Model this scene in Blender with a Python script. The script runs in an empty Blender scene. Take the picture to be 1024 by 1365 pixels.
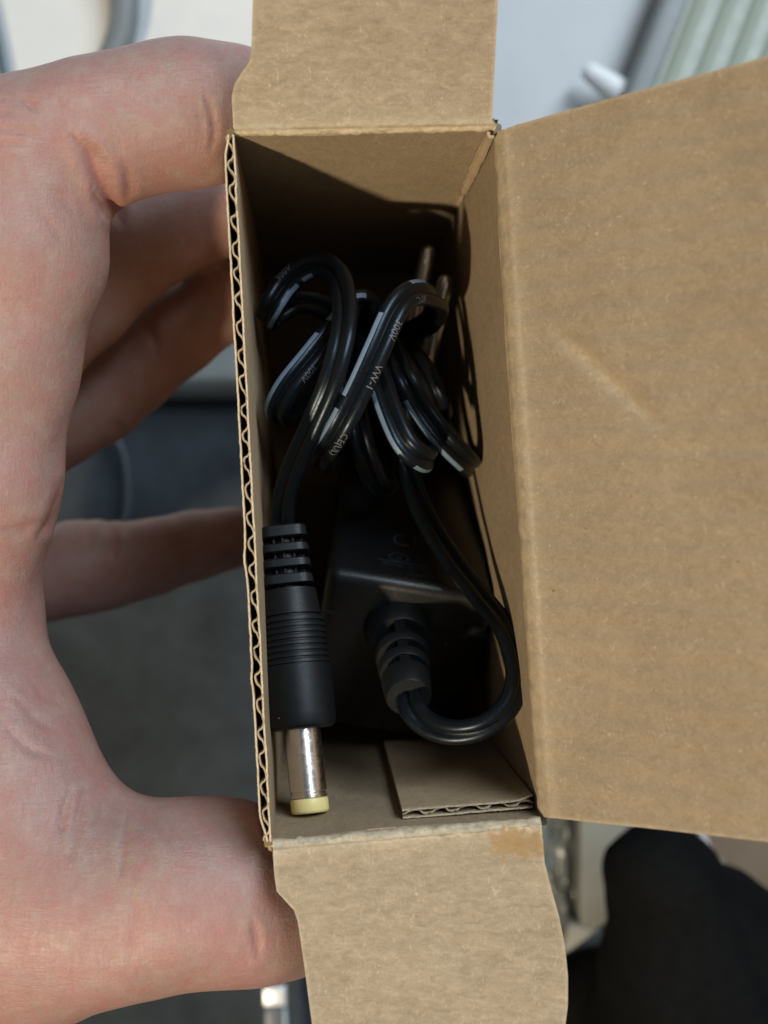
import bpy, bmesh, math, random
import numpy as np
from mathutils import Vector, noise
random.seed(7); np.random.seed(7)
S = bpy.context.scene
COL = S.collection
MM = 0.001                       # everything below is written in millimetres
F_PX, VX, VY, CAMZ = 1600.0, 425.0, 665.0, 144.0

# ------------------------------------------------------------------ camera
cam = bpy.data.cameras.new("camera"); camo = bpy.data.objects.new("camera", cam); COL.objects.link(camo)
camo.location = (0, 0, CAMZ*MM)
cam.sensor_fit = 'AUTO'; cam.sensor_width = 36.0
cam.lens = 36.0*F_PX/1365.0
cam.shift_x = (512.0-VX)/1365.0
cam.shift_y = -(682.5-VY)/1365.0
cam.clip_start = 0.005; cam.clip_end = 20
cam.dof.use_dof = True; cam.dof.focus_distance = 0.153; cam.dof.aperture_fstop = cam.lens/2.2
S.camera = camo

# ------------------------------------------------------------------ world and lamps
W = bpy.data.worlds.new("World"); S.world = W; W.use_nodes = True
bg = W.node_tree.nodes["Background"]; bg.inputs[0].default_value = (0.80, 0.90, 1.0, 1); bg.inputs[1].default_value = 0.12

def lamp(name, direction, dist, size, watts, col, target=(5, 0, -10)):
    l = bpy.data.lights.new(name, 'AREA'); l.shape = 'DISK'; l.size = size; l.energy = watts; l.color = col
    o = bpy.data.objects.new(name, l); COL.objects.link(o)
    d = Vector(direction).normalized(); t = Vector(target)*MM
    o.location = t + d*dist; o.rotation_euler = (-d).to_track_quat('-Z', 'Y').to_euler()
    return o
wl = lamp("window_light", (0.44, 0.56, 0.70), 1.5, 0.45, 24, (0.77, 0.89, 1.0))
wl.data.shape = 'RECTANGLE'; wl.data.size_y = 1.1
lamp("warm_lamp", (-0.435, -0.57, 0.725), 0.9, 0.05, 8.2, (1.0, 0.84, 0.60))

S.view_settings.view_transform = 'Standard'; S.view_settings.look = 'None'
S.view_settings.exposure = 0; S.view_settings.gamma = 1
try:
    S.cycles.use_denoising = True
    S.cycles.max_bounces = 6; S.cycles.diffuse_bounces = 4; S.cycles.caustics_reflective = False; S.cycles.caustics_refractive = False
    S.cycles.sample_clamp_indirect = 4
except Exception: pass

# ------------------------------------------------------------------ helpers
CAM = np.array([0, 0, CAMZ])
def P(px, py, D):                      # a point D mm below the rim of the box
    k = (CAMZ + D)/F_PX
    return np.array([(px-VX)*k, -(py-VY)*k, -float(D)])
def R(rpx, D): return rpx*(CAMZ+D)/F_PX
def on_plane(px, py, p0, n):
    d = np.array([(px-VX)/F_PX, -(py-VY)/F_PX, -1.0])
    return CAM + d*(np.dot(p0-CAM, n)/np.dot(d, n))
def unit(v): v = np.asarray(v, float); return v/np.linalg.norm(v)

def empty(name, loc, label, cat, group=None):
    o = bpy.data.objects.new(name, None); o.empty_display_size = 0.01; COL.objects.link(o)
    o.location = Vector(loc)*MM; o['label'] = label; o['category'] = cat
    if group: o['group'] = group
    return o
def tag(o, label, cat, kind=None):
    o['label'] = label; o['category'] = cat
    if kind: o['kind'] = kind
    return o
def wloc(o):
    v = Vector((0, 0, 0))
    while o is not None: v = v + o.location; o = o.parent
    return v
def link(name, verts, faces, m, parent=None, smooth=True, wear=None, origin=None, angle=None):
    """one mesh object; verts in mm, world placed; its origin sits at its parent's or at `origin`"""
    verts = np.asarray(verts, float)
    base = np.array(wloc(parent))/MM if parent is not None else (np.zeros(3) if origin is None else np.asarray(origin, float))
    me = bpy.data.meshes.new(name)
    me.from_pydata([tuple(v) for v in (verts-base)*MM], [], [tuple(int(i) for i in f) for f in faces])
    me.materials.append(m)
    if smooth: me.polygons.foreach_set('use_smooth', [True]*len(me.polygons))
    if wear is not None:
        a = me.attributes.new('wear', 'FLOAT', 'POINT'); a.data.foreach_set('value', np.asarray(wear, np.float32))
    me.update()
    if angle is not None: me.set_sharp_from_angle(angle=math.radians(angle))
    o = bpy.data.objects.new(name, me); COL.objects.link(o)
    if parent is not None: o.parent = parent
    elif origin is not None: o.location = Vector(base)*MM
    return o

class MB:
    def __init__(s): s.v = []; s.f = []; s.n = 0
    def add(s, v, f):
        s.v.append(np.asarray(v, float)); s.f += [tuple(i+s.n for i in q) for q in f]; s.n += len(v)
    def link(s, name, m, parent=None, **k): return link(name, np.concatenate(s.v), s.f, m, parent, **k)

def gridfaces(nu, nv, off=0, closed_u=False, flip=False):
    f = []
    for i in range(nu if closed_u else nu-1):
        for j in range(nv-1):
            a, b = i*nv+j, ((i+1) % nu)*nv+j
            q = (a+off, b+off, b+1+off, a+1+off)
            f.append(q[::-1] if flip else q)
    return f
def slab(Pg, t, facing):
    """closed sheet of thickness t from a grid of points; `facing` is a vector the front looks along"""
    nu, nv = Pg.shape[:2]
    du = np.gradient(Pg, axis=0); dv = np.gradient(Pg, axis=1)
    n = np.cross(du, dv); n /= np.linalg.norm(n, axis=2)[..., None]+1e-12
    flip = (n.reshape(-1, 3)@np.asarray(facing, float)).sum() < 0
    if flip: n = -n
    B = Pg - n*t
    v = np.concatenate([Pg.reshape(-1, 3), B.reshape(-1, 3)]); N = nu*nv
    f = gridfaces(nu, nv, 0, flip=flip) + gridfaces(nu, nv, N, flip=not flip)
    ring = [i*nv for i in range(nu)] + [(nu-1)*nv+j for j in range(1, nv)] + [i*nv+nv-1 for i in range(nu-2, -1, -1)] + [j for j in range(nv-2, 0, -1)]
    for a, b in zip(ring, ring[1:]+ring[:1]):
        q = (a, a+N, b+N, b); f.append(q[::-1] if flip else q)
    return v, f
def fbm(p, sc, oct=3):
    return noise.fractal(Vector(p)*sc, 1.0, 2.0, oct)
def resample(pts, n):
    pts = np.asarray(pts, float); d = np.r_[0, np.cumsum(np.linalg.norm(np.diff(pts, axis=0), axis=1))]
    t = np.linspace(0, d[-1], n); return np.stack([np.interp(t, d, pts[:, k]) for k in range(pts.shape[1])], 1)
def at_frac(pts, t):
    pts = np.asarray(pts, float); d = np.r_[0, np.cumsum(np.linalg.norm(np.diff(pts, axis=0), axis=1))]; d /= d[-1]
    return np.stack([np.interp(t, d, pts[:, k]) for k in range(pts.shape[1])], 1), d
def crom(pts, per=12):
    pts = np.asarray(pts, float); Q = np.concatenate([[2*pts[0]-pts[1]], pts, [2*pts[-1]-pts[-2]]]); out = []
    for i in range(len(pts)-1):
        p0, p1, p2, p3 = Q[i:i+4]
        t0 = 0; t1 = t0+np.linalg.norm(p1-p0)**.5; t2 = t1+np.linalg.norm(p2-p1)**.5; t3 = t2+np.linalg.norm(p3-p2)**.5
        for t in np.linspace(t1, t2, per, endpoint=False):
            A1 = (t1-t)/(t1-t0)*p0+(t-t0)/(t1-t0)*p1; A2 = (t2-t)/(t2-t1)*p1+(t-t1)/(t2-t1)*p2; A3 = (t3-t)/(t3-t2)*p2+(t-t2)/(t3-t2)*p3
            B1 = (t2-t)/(t2-t0)*A1+(t-t0)/(t2-t0)*A2; B2 = (t3-t)/(t3-t1)*A2+(t-t1)/(t3-t1)*A3
            out.append((t2-t)/(t2-t1)*B1+(t-t1)/(t2-t1)*B2)
    out.append(pts[-1]); return np.array(out)
def frames(path, up0):
    T = np.gradient(path, axis=0); T /= np.linalg.norm(T, axis=1)[:, None]
    s = np.cross(T[0], up0); s /= np.linalg.norm(s); out = []
    for t in T:
        s = s - t*np.dot(s, t); s /= np.linalg.norm(s); out.append(s.copy())
    return T, np.array(out)
def tube(path, r, seg=12, caps=True, up0=(0.3, 0.2, 0.9)):
    path = np.asarray(path, float); r = np.broadcast_to(np.asarray(r, float), (len(path),))
    T, s = frames(path, np.asarray(up0)); n = np.cross(s, T)
    a = np.linspace(0, 2*np.pi, seg, endpoint=False)
    v = path[:, None]+r[:, None, None]*(np.cos(a)[None, :, None]*s[:, None]+np.sin(a)[None, :, None]*n[:, None])
    f = []
    for i in range(len(path)-1):
        for j in range(seg):
            f.append((i*seg+j, i*seg+(j+1) % seg, (i+1)*seg+(j+1) % seg, (i+1)*seg+j))
    if caps: f += [tuple(range(seg))[::-1], tuple((len(path)-1)*seg+j for j in range(seg))]
    return v.reshape(-1, 3), f
def lathe(p0, axis, prof, seg=40, sx=1.0, sy=1.0, ref=(0, 0, 1), sq=0.0):
    """prof: (distance along the axis, radius); sx, sy scale the section, sq squares it off"""
    ax = unit(axis); x = unit(np.cross(ax, ref)); y = np.cross(x, ax)
    a = np.linspace(0, 2*np.pi, seg, endpoint=False)
    c, s = np.cos(a), np.sin(a)
    k = 1.0/np.maximum(np.abs(c), np.abs(s)); k = 1+(np.minimum(k, 1.25)-1)*sq
    v = []; f = []
    for (h, r) in prof:
        v.append(np.asarray(p0)+ax*h+r*((c*k*sx)[:, None]*x+(s*k*sy)[:, None]*y))
    for i in range(len(prof)-1):
        for j in range(seg):
            f.append((i*seg+j, i*seg+(j+1) % seg, (i+1)*seg+(j+1) % seg, (i+1)*seg+j))
    f += [tuple(range(seg))[::-1], tuple((len(prof)-1)*seg+j for j in range(seg))]
    return np.concatenate(v), f
def rbox(c, ax, half, r, seg=5):
    """rounded box as verts, faces; ax rows are its axes"""
    bm = bmesh.new(); bmesh.ops.create_cube(bm, size=2)
    for v in bm.verts: v.co = Vector([v.co[i]*half[i] for i in range(3)])
    bmesh.ops.bevel(bm, geom=bm.edges[:], offset=r, segments=seg, affect='EDGES', profile=0.5)
    bm.verts.index_update()
    v = np.array([list(x.co) for x in bm.verts])@np.asarray(ax)+np.asarray(c); f = [[q.index for q in p.verts] for p in bm.faces]
    bm.free(); return v, f
def glyphs(txt, size):
    """flat outline of a word as (verts, faces) in mm, baseline at y=0"""
    cu = bpy.data.curves.new('t', 'FONT'); cu.body = txt; cu.size = size; cu.resolution_u = 2
    o = bpy.data.objects.new('t', cu); COL.objects.link(o)
    dg = bpy.context.evaluated_depsgraph_get(); me = bpy.data.meshes.new_from_object(o.evaluated_get(dg))
    bm = bmesh.new(); bm.from_mesh(me); bmesh.ops.triangulate(bm, faces=bm.faces[:])
    for _ in range(3):
        long = [e for e in bm.edges if e.calc_length() > .3*size]
        if long: bmesh.ops.subdivide_edges(bm, edges=long, cuts=1); bmesh.ops.triangulate(bm, faces=bm.faces[:])
    bm.to_mesh(me); bm.free()
    v = np.array([list(x.co) for x in me.vertices]); f = [list(p.vertices) for p in me.polygons]
    bpy.data.objects.remove(o); bpy.data.curves.remove(cu); bpy.data.meshes.remove(me); return v, f

# ------------------------------------------------------------------ materials
def mat(name):
    m = bpy.data.materials.new(name); m.use_nodes = True; nt = m.node_tree
    return m, nt, nt.nodes['Principled BSDF']
class NT:
    def __init__(s, nt):
        s.nt = nt; s.L = nt.links.new
        tc = nt.nodes.new('ShaderNodeTexCoord'); s.obj = tc.outputs['Object']
    def mapping(s, scale, rot=(0, 0, 0)):
        m = s.nt.nodes.new('ShaderNodeMapping'); s.L(s.obj, m.inputs[0]); m.inputs['Scale'].default_value = tuple(1000*x for x in scale); m.inputs['Rotation'].default_value = rot
        return m.outputs[0]
    def noise(s, vec, scale, detail=3, rough=.55, dist=0):
        n = s.nt.nodes.new('ShaderNodeTexNoise'); s.L(vec, n.inputs['Vector']); n.inputs['Scale'].default_value = scale; n.inputs['Detail'].default_value = detail
        n.inputs['Roughness'].default_value = rough; n.inputs['Distortion'].default_value = dist; return n.outputs[0]
    def voro(s, vec, scale, feature='F1'):
        n = s.nt.nodes.new('ShaderNodeTexVoronoi'); n.feature = feature; s.L(vec, n.inputs['Vector']); n.inputs['Scale'].default_value = scale; return n
    def ramp(s, v, stops):
        n = s.nt.nodes.new('ShaderNodeValToRGB'); s.L(v, n.inputs[0]); e = n.color_ramp.elements
        while len(e) < len(stops): e.new(0.5)
        for x, (p, c) in zip(e, stops): x.position = p; x.color = (c, c, c, 1) if isinstance(c, (int, float)) else tuple(c)+(1,)
        return n.outputs[0]
    def mix(s, fac, a, b, mode='MIX'):
        n = s.nt.nodes.new('ShaderNodeMix'); n.data_type = 'RGBA'; n.blend_type = mode
        for sock, val in ((n.inputs[0], fac), (n.inputs[6], a), (n.inputs[7], b)):
            if hasattr(val, 'links'): s.L(val, sock)
            elif isinstance(val, (int, float)): sock.default_value = val
            else: sock.default_value = tuple(val)+(1,)
        return n.outputs[2]
    def math(s, op, a, b):
        n = s.nt.nodes.new('ShaderNodeMath'); n.operation = op
        for sock, val in ((n.inputs[0], a), (n.inputs[1], b)):
            if hasattr(val, 'links'): s.L(val, sock)
            else: sock.default_value = val
        return n.outputs[0]
    def attr(s, name):
        n = s.nt.nodes.new('ShaderNodeAttribute'); n.attribute_name = name; return n.outputs['Fac']
    def bump(s, h, strength, dist, bsdf, prev=None):
        n = s.nt.nodes.new('ShaderNodeBump'); s.L(h, n.inputs['Height']); n.inputs['Strength'].default_value = strength; n.inputs['Distance'].default_value = dist*MM
        if prev is not None: s.L(prev, n.inputs['Normal'])
        s.L(n.outputs[0], bsdf.inputs['Normal']); return n.outputs[0]

def card_mat(name, stretch, c0, c1, fibre=1.0, stain=None, washboard=False):
    m, nt, b = mat(name); k = NT(nt)
    v = k.mapping((1, 1, 1)); vs = k.mapping(stretch)
    big = k.noise(v, 0.09, 3); mid = k.noise(vs, 0.75, 5, .62, .9); fine = k.noise(vs, 2.6, 4, .72, .6); grain = k.noise(v, 6.0, 3, .75)
    c = k.mix(k.ramp(mid, [(.30, 0.0), (.70, 1.0)]), c0, c1)
    c = k.mix(.55*fibre, c, k.ramp(fine, [(.25, .70), (.5, 1.0), (.78, 1.22)]), 'MULTIPLY')
    c = k.mix(.55, c, k.ramp(big, [(.3, .88), (.7, 1.10)]), 'MULTIPLY')
    c = k.mix(.6, c, k.ramp(grain, [(.25, .76), (.75, 1.20)]), 'MULTIPLY')
    lf = k.ramp(k.noise(k.mapping((stretch[1], stretch[0], 1.0), (0, 0, .5)), 1.4, 3, .6, 2.2), [(.60, 0.0), (.70, 1.0)])
    c = k.mix(k.math('MULTIPLY', lf, .30*fibre), c, (.72, .60, .43))
    vo = k.voro(k.mapping((.38, 1.15, 1), (0, 0, .9)), .36); sp = k.ramp(k.math('ADD', vo.outputs['Distance'], k.math('MULTIPLY', k.noise(v, 1.7, 3), .12)), [(.09, 1.0), (.14, 0.0)])
    pick = k.nt.nodes.new('ShaderNodeSeparateColor'); k.L(vo.outputs['Color'], pick.inputs[0])
    sp = k.math('MULTIPLY', sp, k.ramp(pick.outputs[0], [(.50, 0.0), (.98, .9)]))
    c = k.mix(sp, c, (.12, .085, .05))
    w = k.attr('wear'); wn = k.math('MULTIPLY', w, k.ramp(k.noise(v, 1.6, 3, .65), [(.3, .35), (.62, 1.0)]))
    c = k.mix(k.math('MULTIPLY', wn, .9), c, (.66, .55, .38))
    if stain:
        x0, x1, y0, y1 = stain; sep = k.nt.nodes.new('ShaderNodeSeparateXYZ'); k.L(k.mapping((1, 1, 1)), sep.inputs[0])
        wob = k.math('MULTIPLY', k.math('SUBTRACT', k.noise(v, .8, 3), .5), 5.0)
        def box(o, a, bb):
            t = k.math('ADD', o, wob); d = k.math('SUBTRACT', abs(bb-a)/2, k.math('ABSOLUTE', k.math('SUBTRACT', t, (a+bb)/2), 0)); return k.ramp(k.math('ADD', k.math('MULTIPLY', d, .7), .5), [(.3, 0.0), (.95, 1.0)])
        c = k.mix(k.math('MULTIPLY', k.math('MULTIPLY', box(sep.outputs[0], x0, x1), box(sep.outputs[1], y0, y1)), .6), c, (.30, .165, .045))
    k.L(c, b.inputs['Base Color']); b.inputs['Roughness'].default_value = .82; b.inputs['Specular IOR Level'].default_value = .25
    h = k.mix(.5, mid, k.mix(.4, fine, grain)); pn = k.bump(h, .42, .16, b)
    if washboard:
        wv = k.nt.nodes.new('ShaderNodeTexWave'); wv.bands_direction = 'Y'; k.L(k.mapping((1, 1, 1)), wv.inputs['Vector']); wv.inputs['Scale'].default_value = .092; wv.inputs['Distortion'].default_value = .8; wv.inputs['Detail'].default_value = 1
        k.bump(wv.outputs['Fac'], .32, .5, b, pn)
    return m
CARD_A, CARD_B = (.268, .203, .130), (.378, .295, .199)
M_flap_y = card_mat('kraft_cardboard_streaked', (.55, 1.25, 1), CARD_A, CARD_B, 1.0)
M_card = card_mat('kraft_cardboard', (.8, 1.0, 1.0), CARD_A, (.332, .253, .165), .9, washboard=True)
M_wallz = card_mat('kraft_cardboard_wall', (1.1, 1.1, .5), CARD_A, (.332, .253, .161), .9)

def plain(name, col, rough=.5, metal=0.0, var=.12, scale=.6, bump=.0, spec=.5, dust=False):
    m, nt, b = mat(name); k = NT(nt); n = k.noise(k.mapping((1, 1, 1)), scale, 4, .6)
    c = k.mix(1.0, tuple(col), k.ramp(n, [(.25, 1-var), (.75, 1+var)]), 'MULTIPLY')
    if dust:
        vo = k.voro(k.mapping((1, 1, 1)), .55); pk = k.nt.nodes.new('ShaderNodeSeparateColor'); k.L(vo.outputs['Color'], pk.inputs[0])
        c = k.mix(k.math('MULTIPLY', k.ramp(vo.outputs['Distance'], [(.05, 1.0), (.09, 0.0)]), k.ramp(pk.outputs[1], [(.80, 0.0), (.84, .6)])), c, (.45, .45, .45))
    k.L(c, b.inputs['Base Color'])
    b.inputs['Metallic'].default_value = metal; b.inputs['Specular IOR Level'].default_value = spec
    k.L(k.ramp(k.noise(k.mapping((1, 1, 1)), scale*3, 3), [(.2, max(rough-.08, .02)), (.8, min(rough+.10, 1))]), b.inputs['Roughness'])
    if bump: k.bump(k.noise(k.mapping((1, 1, 1)), scale*6, 3), bump, .08, b)
    return m
M_liner = card_mat('torn_liner_paper', (1, 1, 1), (.33, .235, .14), (.41, .305, .19), .6)
M_flute = plain('flute_paper', (.42, .32, .20), .85, var=.2, spec=.2)
M_black = plain('black_plastic_satin', (.0085, .009, .0098), .30, var=.25, scale=2.0, bump=.22, spec=.6, dust=True)
M_rubber = plain('black_rubber', (.0050, .0060, .0074), .48, var=.25, scale=1.5, bump=.10, spec=.32, dust=True)
M_wire = plain('black_wire_sheath', (.0036, .0048, .0066), .34, var=.3, scale=.8, bump=.06, spec=.36)
M_wire.node_tree.nodes['Principled BSDF'].inputs['Specular Tint'].default_value = (.72, .86, 1, 1)
M_stripe = plain('grey_blue_ink', (.135, .19, .26), .5, var=.12, scale=1.2)
M_print = plain('grey_ink', (.11, .115, .12), .6, var=.35, scale=4)
M_mould = plain('moulded_relief', (.032, .034, .038), .55, var=.3, scale=3)
M_nickel = plain('nickel', (.86, .78, .72), .24, 1.0, var=.05, scale=.4)
M_pin = plain('pin_nickel', (.95, .92, .88), .34, 1.0, var=.04, scale=.5)
M_yellow = plain('yellow_plastic', (.80, .66, .27), .42, var=.06, scale=1.0)
M_dark = plain('dark_gap', (.004, .004, .004), .9)

def skin_mat():
    m, nt, b = mat('skin'); k = NT(nt); v = k.mapping((1, 1, 1))
    blot = k.noise(v, .07, 3, .5, .4); mott = k.noise(v, .34, 4, .6); fine = k.noise(v, 2.5, 3, .6)
    c = k.mix(k.ramp(blot, [(.36, 0.0), (.64, 1.0)]), (.345, .226, .188), (.372, .216, .190))
    c = k.mix(k.math('MULTIPLY', k.ramp(mott, [(.42, 0.0), (.70, 1.0)]), .62), c, (.375, .168, .146))
    c = k.mix(k.math('MULTIPLY', k.ramp(mott, [(.30, 1.0), (.46, 0.0)]), .40), c, (.40, .29, .225))
    c = k.mix(.35, c, k.ramp(fine, [(.3, .80), (.7, 1.14)]), 'MULTIPLY'); c = k.mix(.35, c, k.ramp(k.noise(k.mapping((1.4, .5, 1), (0, 0, .4)), .6, 4, .65, .8), [(.3, .82), (.7, 1.12)]), 'MULTIPLY')
    c = k.mix(k.math('MULTIPLY', k.attr('wear'), .55), c, (.40, .15, .12))
    k.L(c, b.inputs['Base Color'])
    b.inputs['Roughness'].default_value = .46; b.inputs['Specular IOR Level'].default_value = .42
    b.inputs['Subsurface Weight'].default_value = .35; b.inputs['Subsurface Radius'].default_value = (1.0, .35, .2); b.inputs['Subsurface Scale'].default_value = .0022
    ln = k.noise(k.mapping((1.9, .42, 1), (0, 0, .25)), .95, 4, .65, 1.2); ln2 = k.noise(k.mapping((.5, 1.9, 1), (0, 0, .35)), 1.1, 4, .65, 1.0)
    vo = k.voro(v, 2.3, 'DISTANCE_TO_EDGE'); pores = k.ramp(vo.outputs['Distance'], [(.0, 0.0), (.18, 1.0)])
    p = k.bump(k.mix(.5, ln, ln2), .42, .45, b); k.bump(k.mix(.55, pores, fine), .24, .11, b, p)
    return m
M_skin = skin_mat()

# ------------------------------------------------------------------ the place underneath
BGD = 185.0
def ground_mat():
    m, nt, b = mat('slate_fabric'); k = NT(nt); v = k.mapping((1, 1, 1))
    c = k.mix(k.ramp(k.noise(v, .045, 4, .6, .3), [(.3, 0.0), (.7, 1.0)]), (.010, .0145, .019), (.029, .038, .046))
    c = k.mix(.6, c, k.ramp(k.noise(v, .30, 4, .65), [(.3, .72), (.7, 1.25)]), 'MULTIPLY')
    k.L(c, b.inputs['Base Color']); b.inputs['Roughness'].default_value = .85
    k.bump(k.noise(v, 1.5, 3), .5, .6, b); return m
def table_mat():
    m, nt, b = mat('white_laminate'); k = NT(nt); v = k.mapping((1, 1, 1))
    c = k.mix(k.ramp(k.noise(v, .03, 3, .5, .4), [(.35, 0.0), (.65, 1.0)]), (.60, .61, .61), (.66, .66, .645))
    c = k.mix(k.math('MULTIPLY', k.ramp(k.noise(v, .12, 4, .6), [(.5, 0.0), (.75, 1.0)]), .25), c, (.50, .53, .58))
    k.L(c, b.inputs['Base Color']); b.inputs['Roughness'].default_value = .45; return m
def sheet(name, x0, x1, y0, y1, z, t, m, n=2, amp=0.0, sc=.01):
    xs = np.linspace(x0, x1, n); ys = np.linspace(y0, y1, n)
    Pg = np.array([[[x, y, z+(amp*fbm((x, y, 3), sc) if amp else 0)] for y in ys] for x in xs])
    v, f = slab(Pg, t, (0, 0, 1)); o = link(name, v, f, m, None, angle=40); o['kind'] = 'structure'; return o
sheet('floor', -1500, 1500, -1500, 1500, -BGD-14, 4, ground_mat(), 60, 1.5, .02)
yt = P(0, 392, BGD)[1]
sheet('table_top', -700, 800, yt, 1200, -BGD, 9, table_mat())

ys = np.r_[np.linspace(P(0, 516, BGD)[1]-2.5, P(0, 516, BGD)[1]+4, 8), yt+.5]  # white table's shaded near part as a separate strip, shade painted grey
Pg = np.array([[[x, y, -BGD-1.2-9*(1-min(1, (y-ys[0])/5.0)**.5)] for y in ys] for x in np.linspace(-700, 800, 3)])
v, f = slab(Pg, 2, (0, 0, 1)); te = link('table_shade_strip', v, f, plain('grey_table_shade', (.20, .21, .20), .6, var=.1, scale=.1), None, angle=60); te['kind'] = 'structure'

# ------------------------------------------------------------------ the cardboard box
rTL, rTR, rBR, rBL = [P(x, y, 0) for x, y in ((313, 179), (661, 172), (722, 1092), (363, 1122))]
DEPTH, TH = 92.0, 1.5
boxc = (rTL+rTR+rBR+rBL)/4
BOX = empty('cardboard_box', (boxc[0], boxc[1], -DEPTH), 'open brown corrugated cardboard box held in the hand, flaps spread, adapter inside', 'box')

def edge_noise(p, a, sc=.9): return a*fbm(p, sc, 3)
def wall(A, B, o, rounding, m, nu=50, zs=None, ext=1.25):
    """inner face from A to B at the rim, o = outward unit; from the bottom up to the fold"""
    zs = np.r_[np.linspace(-DEPTH, -12, 12), np.linspace(-10, -rounding, 8)] if zs is None else zs
    Pg = np.array([[A+(B-A)*u+np.array([0, 0, z])+o*0.35*fbm(((A+(B-A)*u)[0], (A+(B-A)*u)[1], z), .05) for z in zs] for u in np.linspace(0, 1, nu)])
    for j, z in enumerate(zs):
        if z < -3.2: Pg[0, j] -= unit(B-A)*ext; Pg[-1, j] += unit(B-A)*ext
    v, f = slab(Pg, TH, -o); return link('wall', v, f, m, BOX, angle=50)
def flap(A, B, o, r, tilt, L, Rr, m, nu, nv, bumpf=None, wearf=None, crease=.26, name='flap'):
    """folds outward over radius r, then runs flat at `tilt` degrees above level between the two traced edges"""
    t = math.radians(tilt); fe = math.pi/2-t; up = np.array([0, 0, 1.0])
    rows = []; wear = []
    na = 7
    for i in range(na):
        ph = fe*i/(na-1); off = o*(r*(1-math.cos(ph)))+up*(-r+r*math.sin(ph)); rows.append((off, ph))
    e = rows[-1][0]; p0 = A+e; n = -o*math.sin(t)+up*math.cos(t)
    Lw = [A+e]+[on_plane(x, y, p0, n) for x, y in L]; Rw = [B+e]+[on_plane(x, y, p0, n) for x, y in Rr]
    ts = np.linspace(0, 1, nv)
    _, dl = at_frac(Lw, ts); _, dr = at_frac(Rw, ts)
    ts = np.unique(np.round(np.r_[ts, dl, dr], 4)); ts = ts[ts > 0]
    Lp, _ = at_frac(Lw, ts); Rp, _ = at_frac(Rw, ts)
    us = np.linspace(0, 1, nu); Pg = []; Wg = []
    for u in us:
        col = []; wc = []
        for off, ph in rows:
            q = A+(B-A)*u+off
            nn = -o*math.cos(ph)+up*math.sin(ph)
            q = q+nn*(crease*fbm(q, 1.1, 3)-.10*math.sin(math.pi*ph/fe))
            col.append(q); wc.append(math.sin(math.pi*ph/fe)**.7 if wearf is None else wearf(u, ph/fe))
        for a, b2 in zip(Lp, Rp):
            q = a+(b2-a)*u; d = np.dot(q-p0, o)
            q = q+n*(0.30*fbm(q, .06)+crease*.5*fbm(q, 1.1, 3)*math.exp(-d/1.2)+(bumpf(q) if bumpf else 0))
            col.append(q); wc.append(.55*math.exp(-d/.7) + (.35 if u in (0, 1) else 0) + (min(.45, .7*abs(bumpf(q))) if bumpf else 0))
        Pg.append(col); Wg.append(wc)
    Pg = np.array(Pg); v, f = slab(Pg, TH-.15, n if tilt < 80 else o)
    w = np.array(Wg).reshape(-1); return link(name, v, f, m, BOX, wear=np.r_[w, w*0+.2], angle=55)

def outw(A, B, s): d = unit(B-A); return s*np.array([-d[1], d[0], 0])
oT = outw(rTL, rTR, 1); oB = outw(rBL, rBR, -1); oR = outw(rBR, rTR, -1); oL = outw(rTL, rBL, -1)

wall(rTL, rTR, oT, .9, M_wallz); wall(rBL, rBR, oB, 1.1, M_wallz); wall(rTR, rBR, oR, 2.2, M_wallz, 90, ext=.0)
# far flap: rises a little, notched on the left
flap(rTL, rTR, oT, .9, 24, [(311, 170), (310, 150), (309, 128), (313, 112), (322, 97), (332, 83), (335, 72), (337, 0), (338, -60)],
     [(656, 160), (658, 120), (661, 60), (664, 0), (666, -60)], M_flap_y, 60, 40)
# near flap: rounded right corner, kinked left edge
M_near = card_mat('kraft_cardboard_glued', (.55, 1.25, 1), CARD_A, CARD_B, 1.0,
                  stain=tuple(np.array([P(650, 0, 0)[0], P(735, 0, 0)[0]])-boxc[0])+tuple(np.array([P(0, 1140, 0)[1], P(0, 1104, 0)[1]])-boxc[1]))
flap(rBL, rBR, oB, 1.1, 8, [(364, 1140), (366, 1168), (369, 1188), (380, 1200), (392, 1213), (397, 1228), (406, 1290), (416, 1365), (424, 1430)],
     [(722, 1100), (724, 1122), (726, 1150), (735, 1185), (745, 1220), (753, 1260), (757, 1300), (757, 1340), (752, 1380), (735, 1420), (700, 1450)], M_near, 60, 44)
# wide right flap
def dent(q):
    a, b = on_plane(745, 445, rTR, np.array([0, 0, 1])), on_plane(885, 575, rTR, np.array([0, 0, 1]))
    p = q*CAMZ/(CAMZ-q[2])        # where the dent was pressed, seen square on the flap
    t = np.clip(np.dot((p-a)[:2], (b-a)[:2])/np.dot((b-a)[:2], (b-a)[:2]), 0, 1); d = np.linalg.norm((p-a-(b-a)*t)[:2])
    return -.62*math.exp(-(d/.9)**2)*math.sin(math.pi*(.1+.85*t)) - .17*math.exp(-((p[1]-P(0, 600, 0)[1])/.7)**2)*(1/(1+math.exp(-(p[0]-40)/2)))
flap(rTR, rBR, oR, 2.2, 40, [(690, 166), (760, 146), (1024, 74), (1400, -30)], [(745, 1091), (800, 1097), (1024, 1122), (1400, 1166)], M_card, 170, 100, bumpf=dent,
     wearf=lambda u, s: .35*math.sin(math.pi*s)+.25*max(0, s-.6), crease=.10)
# bottom panel
oLx = lambda u, v: oL*2.2*(1-2*u)+oT*1.3*(1-2*v)
Pg = np.array([[oLx(u, v)+rTL*(1-u)*(1-v)+rTR*u*(1-v)+rBL*(1-u)*v+rBR*u*v+np.array([0, 0, -DEPTH+.02]) for v in np.linspace(0, 1, 4)] for u in np.linspace(0, 1, 4)])
v, f = slab(Pg, TH, (0, 0, 1)); link('bottom_panel', v, f, M_card, BOX, angle=40)

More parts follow.
